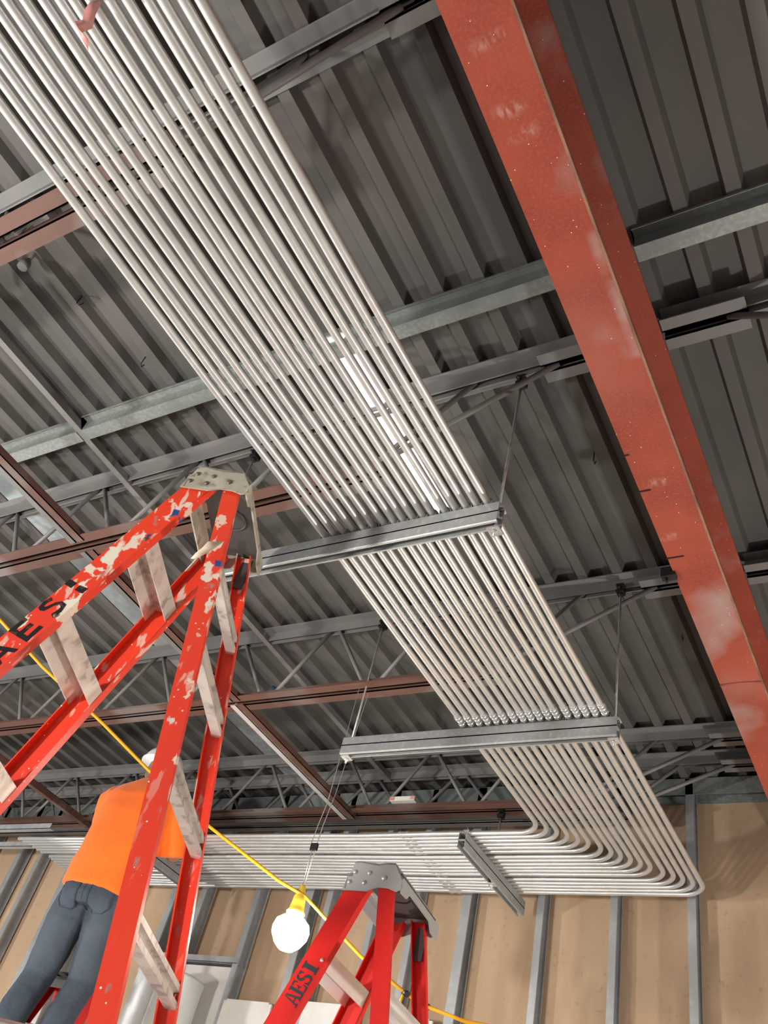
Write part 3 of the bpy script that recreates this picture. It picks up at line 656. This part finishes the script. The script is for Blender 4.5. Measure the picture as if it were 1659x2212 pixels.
# ------------------------------------------------------------------ worker
PW = thing('person', 'worker in orange shirt, blue jeans and white hard hat standing on a ladder, back turned', 'person', (-3.99, 3.42, .47), radians(20)); PW.scale = (1.07,) * 3
def ell(c, rx, ry, n=28, p=2.3, tilt=0, roll=0):
    out = []
    for k in range(n):
        a = 2 * pi * k / n; ca, sa = cos(a), sin(a)
        x = rx * math.copysign(abs(ca) ** (2 / p), ca); y = ry * math.copysign(abs(sa) ** (2 / p), sa)
        out.append((c[0] + x, c[1] + y, c[2] + y * tilt + x * roll))
    return out
def fuse(name, mb, mt, parent, vox, smooth=4, disp=None):
    o = link_mesh(name, mb, mt, parent, local=True)
    r = o.modifiers.new('r', 'REMESH'); r.mode = 'VOXEL'; r.voxel_size = vox; r.use_smooth_shade = True
    s = o.modifiers.new('s', 'SMOOTH'); s.factor = .5; s.iterations = smooth
    if disp:
        tx = bpy.data.textures.new(name, 'CLOUDS'); tx.noise_scale = disp[0]
        d = o.modifiers.new('d', 'DISPLACE'); d.texture = tx; d.strength = disp[1]; d.mid_level = .5
    dg = bpy.context.evaluated_depsgraph_get(); me = bpy.data.meshes.new_from_object(o.evaluated_get(dg))
    o.modifiers.clear(); o.data = me
    for p in me.polygons: p.use_smooth = True
    return o
# body: head, neck, arms, hands in one surface
mb = MB()
hx, hy, hz = -.03, .16, 1.665
mb.ball((hx, hy, hz), (.077, .098, .115), 24, 16); mb.ball((hx, hy + .035, hz - .06), (.055, .06, .06), 16, 10)
mb.tube([(.01, .07, 1.46), (.0, .10, 1.54), (-.02, .13, 1.61)], [.066, .060, .058], 16)
mb.ball((hx, hy + .098, hz - .015), (.014, .022, .024), 10, 8)
for s in (-1, 1):
    mb.ball((hx + s * .078, hy - .005, hz - .01), (.012, .022, .033), 10, 8)
    mb.ball((hx + s * .03, hy + .083, hz + .012), (.012, .01, .008), 8, 6)
mb.ball((hx, hy + .088, hz - .062), (.024, .012, .008), 8, 6)
mb.rings([ell((0, .03, z), rx, ry) for z, rx, ry in ((.95, .15, .10), (1.1, .14, .10), (1.3, .16, .11), (1.42, .16, .09), (1.49, .08, .06))])
def arm(S, E, W, s):
    S, E, W = map(Vector, (S, E, W))
    mb.tube([S, (S + E) / 2, E], [.052, .05, .043], 14); mb.tube([E, E.lerp(W, .35), W], [.043, .043, .028], 14)
    d = (W - E).normalized(); side = d.cross(Vector((0, 0, 1))).normalized() * s; up = side.cross(d) * s
    Pm = W + d * .045
    mb.tube([W - d * .01, W + d * .03, W + d * .085], [(.030, .020), (.040, .018), (.042, .015)], 12)
    for q, (off, ln) in enumerate(((-.030, .062), (-.010, .074), (.010, .070), (.030, .054))):
        b0 = W + d * .078 + side * off; b1 = b0 + d * ln * .5 - up * .006; b2 = b1 + d * ln * .28 - up * .020; b3 = b2 + d * .006 - up * .022
        mb.tube([b0, b1, b2, b3], [.0092, .0088, .008, .0065], 8)
    th = W + d * .025 - side * .030
    mb.tube([th, th - side * .024 + d * .026, th - side * .028 + d * .052 - up * .012], [.012, .0105, .0085], 8)
arm((-.19, .06, 1.42), (-.25, .27, 1.30), (-.12, .47, 1.40), -1)
arm((.19, .06, 1.42), (.24, .16, 1.22), (.14, .40, 1.38), 1)
body = fuse('body', mb, m_skin, PW, .006, 3)
# shirt
mb = MB()
mb.rings([ell((0.0, .0, .900), .205, .150, tilt=.03, roll=-.05), ell((0.0, .0, .96), .200, .150, tilt=.03, roll=-.05), ell((0, .0, 1.08), .192, .142), ell((.005, .015, 1.20), .200, .142), ell((.01, .03, 1.32), .212, .140), ell((.015, .045, 1.43), .218, .125), ell((.015, .055, 1.49), .190, .10), ell((.01, .07, 1.535), .11, .085), ell((.005, .09, 1.57), .072, .07)])
mb.tube([(-.15, .05, 1.44), (-.20, .09, 1.425), (-.235, .17, 1.345), (-.255, .25, 1.29)], [.075, .083, .078, .078], 18)
mb.tube([(.15, .05, 1.44), (.205, .07, 1.40), (.235, .11, 1.30), (.25, .15, 1.20)], [.075, .085, .084, .086], 18)
shirt = fuse('shirt', mb, m_shirt, PW, .010, 6, (.12, .012))
# jeans
mb = MB()
mb.rings([ell((0, .0, 1.00), .160, .115), ell((0, -.004, .93), .172, .128), ell((0, -.008, .86), .176, .140), ell((0, -.004, .815), .160, .125)])
mb.tube([(-.088, -.005, .86), (-.101, -.01, .74), (-.112, .005, .60), (-.125, .01, .48), (-.125, -.05, .34), (-.115, -.10, .18), (-.110, -.125, .05)], [(.082, .105), (.084, .100), (.082, .088), (.068, .076), (.068, .076), (.062, .068), (.066, .070)], 20)
mb.tube([(.088, -.005, .86), (.101, -.01, .74), (.105, .005, .60), (.112, .01, .48), (.108, -.05, .34), (.10, -.10, .18), (.095, -.125, .05)], [(.082, .105), (.084, .100), (.082, .088), (.068, .076), (.068, .076), (.062, .068), (.066, .070)], 20)
jeans = fuse('jeans', mb, m_denim, PW, .007, 1, (.09, .012))
# back pockets and seams follow the jeans surface
def onback(x, z, off=.003):
    v = Vector((x, -.5, z)); ok, loc, nr, idx = jeans.ray_cast(v, Vector((0, 1, 0)))
    return (loc + nr * off) if ok else Vector((x, -.14, z))
for s, nm in ((1, 'back_pocket'), (-1, 'back_pocket')):
    mb = MB(); n = 7; rows = []
    for j in range(8):
        z = .905 - j * .0175; hw = .056 - (0 if j < 6 else (j - 5) * .014)
        rows.append([onback(s * .088 + (-hw + 2 * hw * k / (n - 1)), z) for k in range(n)])
    vs = [p for r in rows for p in r]
    mb.add(vs, [(j * n + k, j * n + k + 1, (j + 1) * n + k + 1, (j + 1) * n + k) for j in range(7) for k in range(n - 1)], True)
    o = link_mesh(nm, mb, m_denim, jeans, local=True); so = o.modifiers.new('t', 'SOLIDIFY'); so.thickness = .003
    edge = [rows[0][0]] + [r[0] for r in rows[1:]] + rows[-1][1:] + [r[-1] for r in rows[::-1][1:]] + rows[0][::-1][1:]
    link_mesh('pocket_stitching', MB().tube([p + Vector((0, -.0012, 0)) for p in edge], .0014, 5), m_stitch, o, local=True)
link_mesh('centre_seam', MB().tube([onback(0.0, z, .001) for z in [1.0 - .012 * k for k in range(17)]], .002, 5), m_stitch, jeans, local=True)
link_mesh('yoke_seam', MB().tube([onback(x, .945 - abs(x) * -.10 - .012, .001) for x in [-.15 + .0125 * k for k in range(25)]], .0016, 5), m_stitch, jeans, local=True)
# hard hat
rg = []
for k in range(12):
    a = k / 11 * pi / 2; r = cos(a)
    rg.append(ell((hx, hy, hz + .045 + .105 * sin(a)), .118 * max(r, .02), .140 * max(r, .02), 28, 2.0))
rg = [ell((hx, hy, hz + .037), .120, .142, 28, 2.0)] + rg
mb = MB().rings(rg)
br = [ell((hx, hy + .01, hz + .034), .128, .172, 28, 2.0), ell((hx, hy + .01, hz + .040), .128, .172, 28, 2.0), ell((hx, hy, hz + .050), .118, .140, 28, 2.0)]
mb.rings(br)
link_mesh('hard_hat', mb, m_hat, PW, local=True)
for s in (-1, 1):
    x = s * .105; rgs = []
    mb = MB().tube([(x, -.19, .05), (x, -.16, .045), (x, -.06, .042), (x, .03, .036), (x, .09, .032)], [(.030, .032), (.042, .042), (.045, .040), (.050, .034), (.034, .024)], 16)
    mb.tube([(x, -.125, .04), (x, -.125, .16)], [.050, .052], 16)
    mb.box((x - .048, -.20, 0), (x + .048, .11, .016))
    link_mesh('work_boot', mb, m_boot, PW, local=True)

# ------------------------------------------------------------------ hanging work light with its cord
bl = thing('work_light', 'lit bare bulb work light with yellow socket hanging on wires below the brown joist chord', 'work light', (BULB[0], BULB[1], BULB[2] - .07))
link_mesh('bulb', MB().rings([[(BULB[0] + r * cos(q), BULB[1] + r * sin(q), BULB[2] + z) for q in [2 * pi * k / 20 for k in range(20)]] for z, r in ((-.080, .008), (-.075, .028), (-.055, .052), (-.025, .070), (.0, .073), (.025, .066), (.045, .042), (.062, .020))]), m_bulb, bl)  # bulb oversized, its shape takes in the glare around the lamp
sx, sy, sz = BULB
link_mesh('socket', MB().rings([[(sx + r * cos(q), sy + r * sin(q), sz + z) for q in [2 * pi * k / 18 for k in range(18)]] for z, r in ((.058, .036), (.064, .038), (.075, .030), (.10, .026), (.125, .024), (.135, .016), (.165, .013), (.170, .008))]), m_yel, bl)
wr = thing('hanging_wire', 'doubled thin steel wire with small black clip holding up the lit bulb', 'wire', (sx, sy, sz + .17))
link_mesh('wire_loop', MB().tube([(sx - .004, sy, sz + .168), (sx - .006, sy, sz + .32), (sx - .02, sy, sz + .34), (sx - .012, sy, sz + .42), (sx + .012, sy - .01, 1.60), (sx + .018, sy - .02, ZB - .01), (sx + .012, sy, ZB + .06)], .0018, 6), m_wire, wr)
link_mesh('wire_loop', MB().tube([(sx + .004, sy, sz + .168), (sx + .010, sy, sz + .33), (sx + .014, sy, sz + .42), (sx + .026, sy + .01, 1.65), (sx + .040, sy + .03, ZB - .005), (sx + .04, sy, ZB + .06)], .0018, 6), m_wire, wr)
link_mesh('wire_clip', MB().box((sx - .016, sy - .006, sz + .315), (sx + .016, sy + .006, sz + .345)), m_black, wr)
import mathutils
def pr(dx, dy, dz, rho): return (dx * rho, dy * rho, dz * rho)
cpts = [(-.925, .38, .535, 3.5), (-.889, .457, .506, 3.5), (-.856, .516, .478, 3.5), (-.806, .592, .446, 3.52), (-.763, .647, .4155, 3.54), (-.703, .711, .3785, 3.56), (-.633, .774, .345, 3.57), (-.606, .795, .3365, 3.575), (-.585, .811, .321, 3.57), (-.546, .838, .293, 3.56), (-.498, .867, .268, 3.55), (-.48, .877, .262, 3.54), (-.445, .895, .257, 3.52), (-.40, .915, .258, 3.5), (-.30, .95, .27, 3.45)]
cd = thing('power_cord', 'yellow cord strung across the picture past the lit bulb', 'cord', (sx, sy, .9))
link_mesh('cord', MB().tube([pr(*c) for c in cpts], .0068, 8), m_cord, cd)
for (dx, dy, dz) in ((-.500, .866, .269), (-.480, .877, .262)):
    p = Vector(pr(dx, dy, dz, 3.545))
    link_mesh('cord_tie', MB().tube([p - Vector((.012, -.004, -.004)), p + Vector((.012, -.004, -.004))], .011, 8), m_black, cd)
    link_mesh('pigtail', MB().tube([p + Vector((-.01, 0, 0)), p + Vector((-.022, 0, -.05)), p + Vector((-.012, 0, -.14)), p + Vector((-.01, 0, -.30))], .005, 8), m_cord, cd)
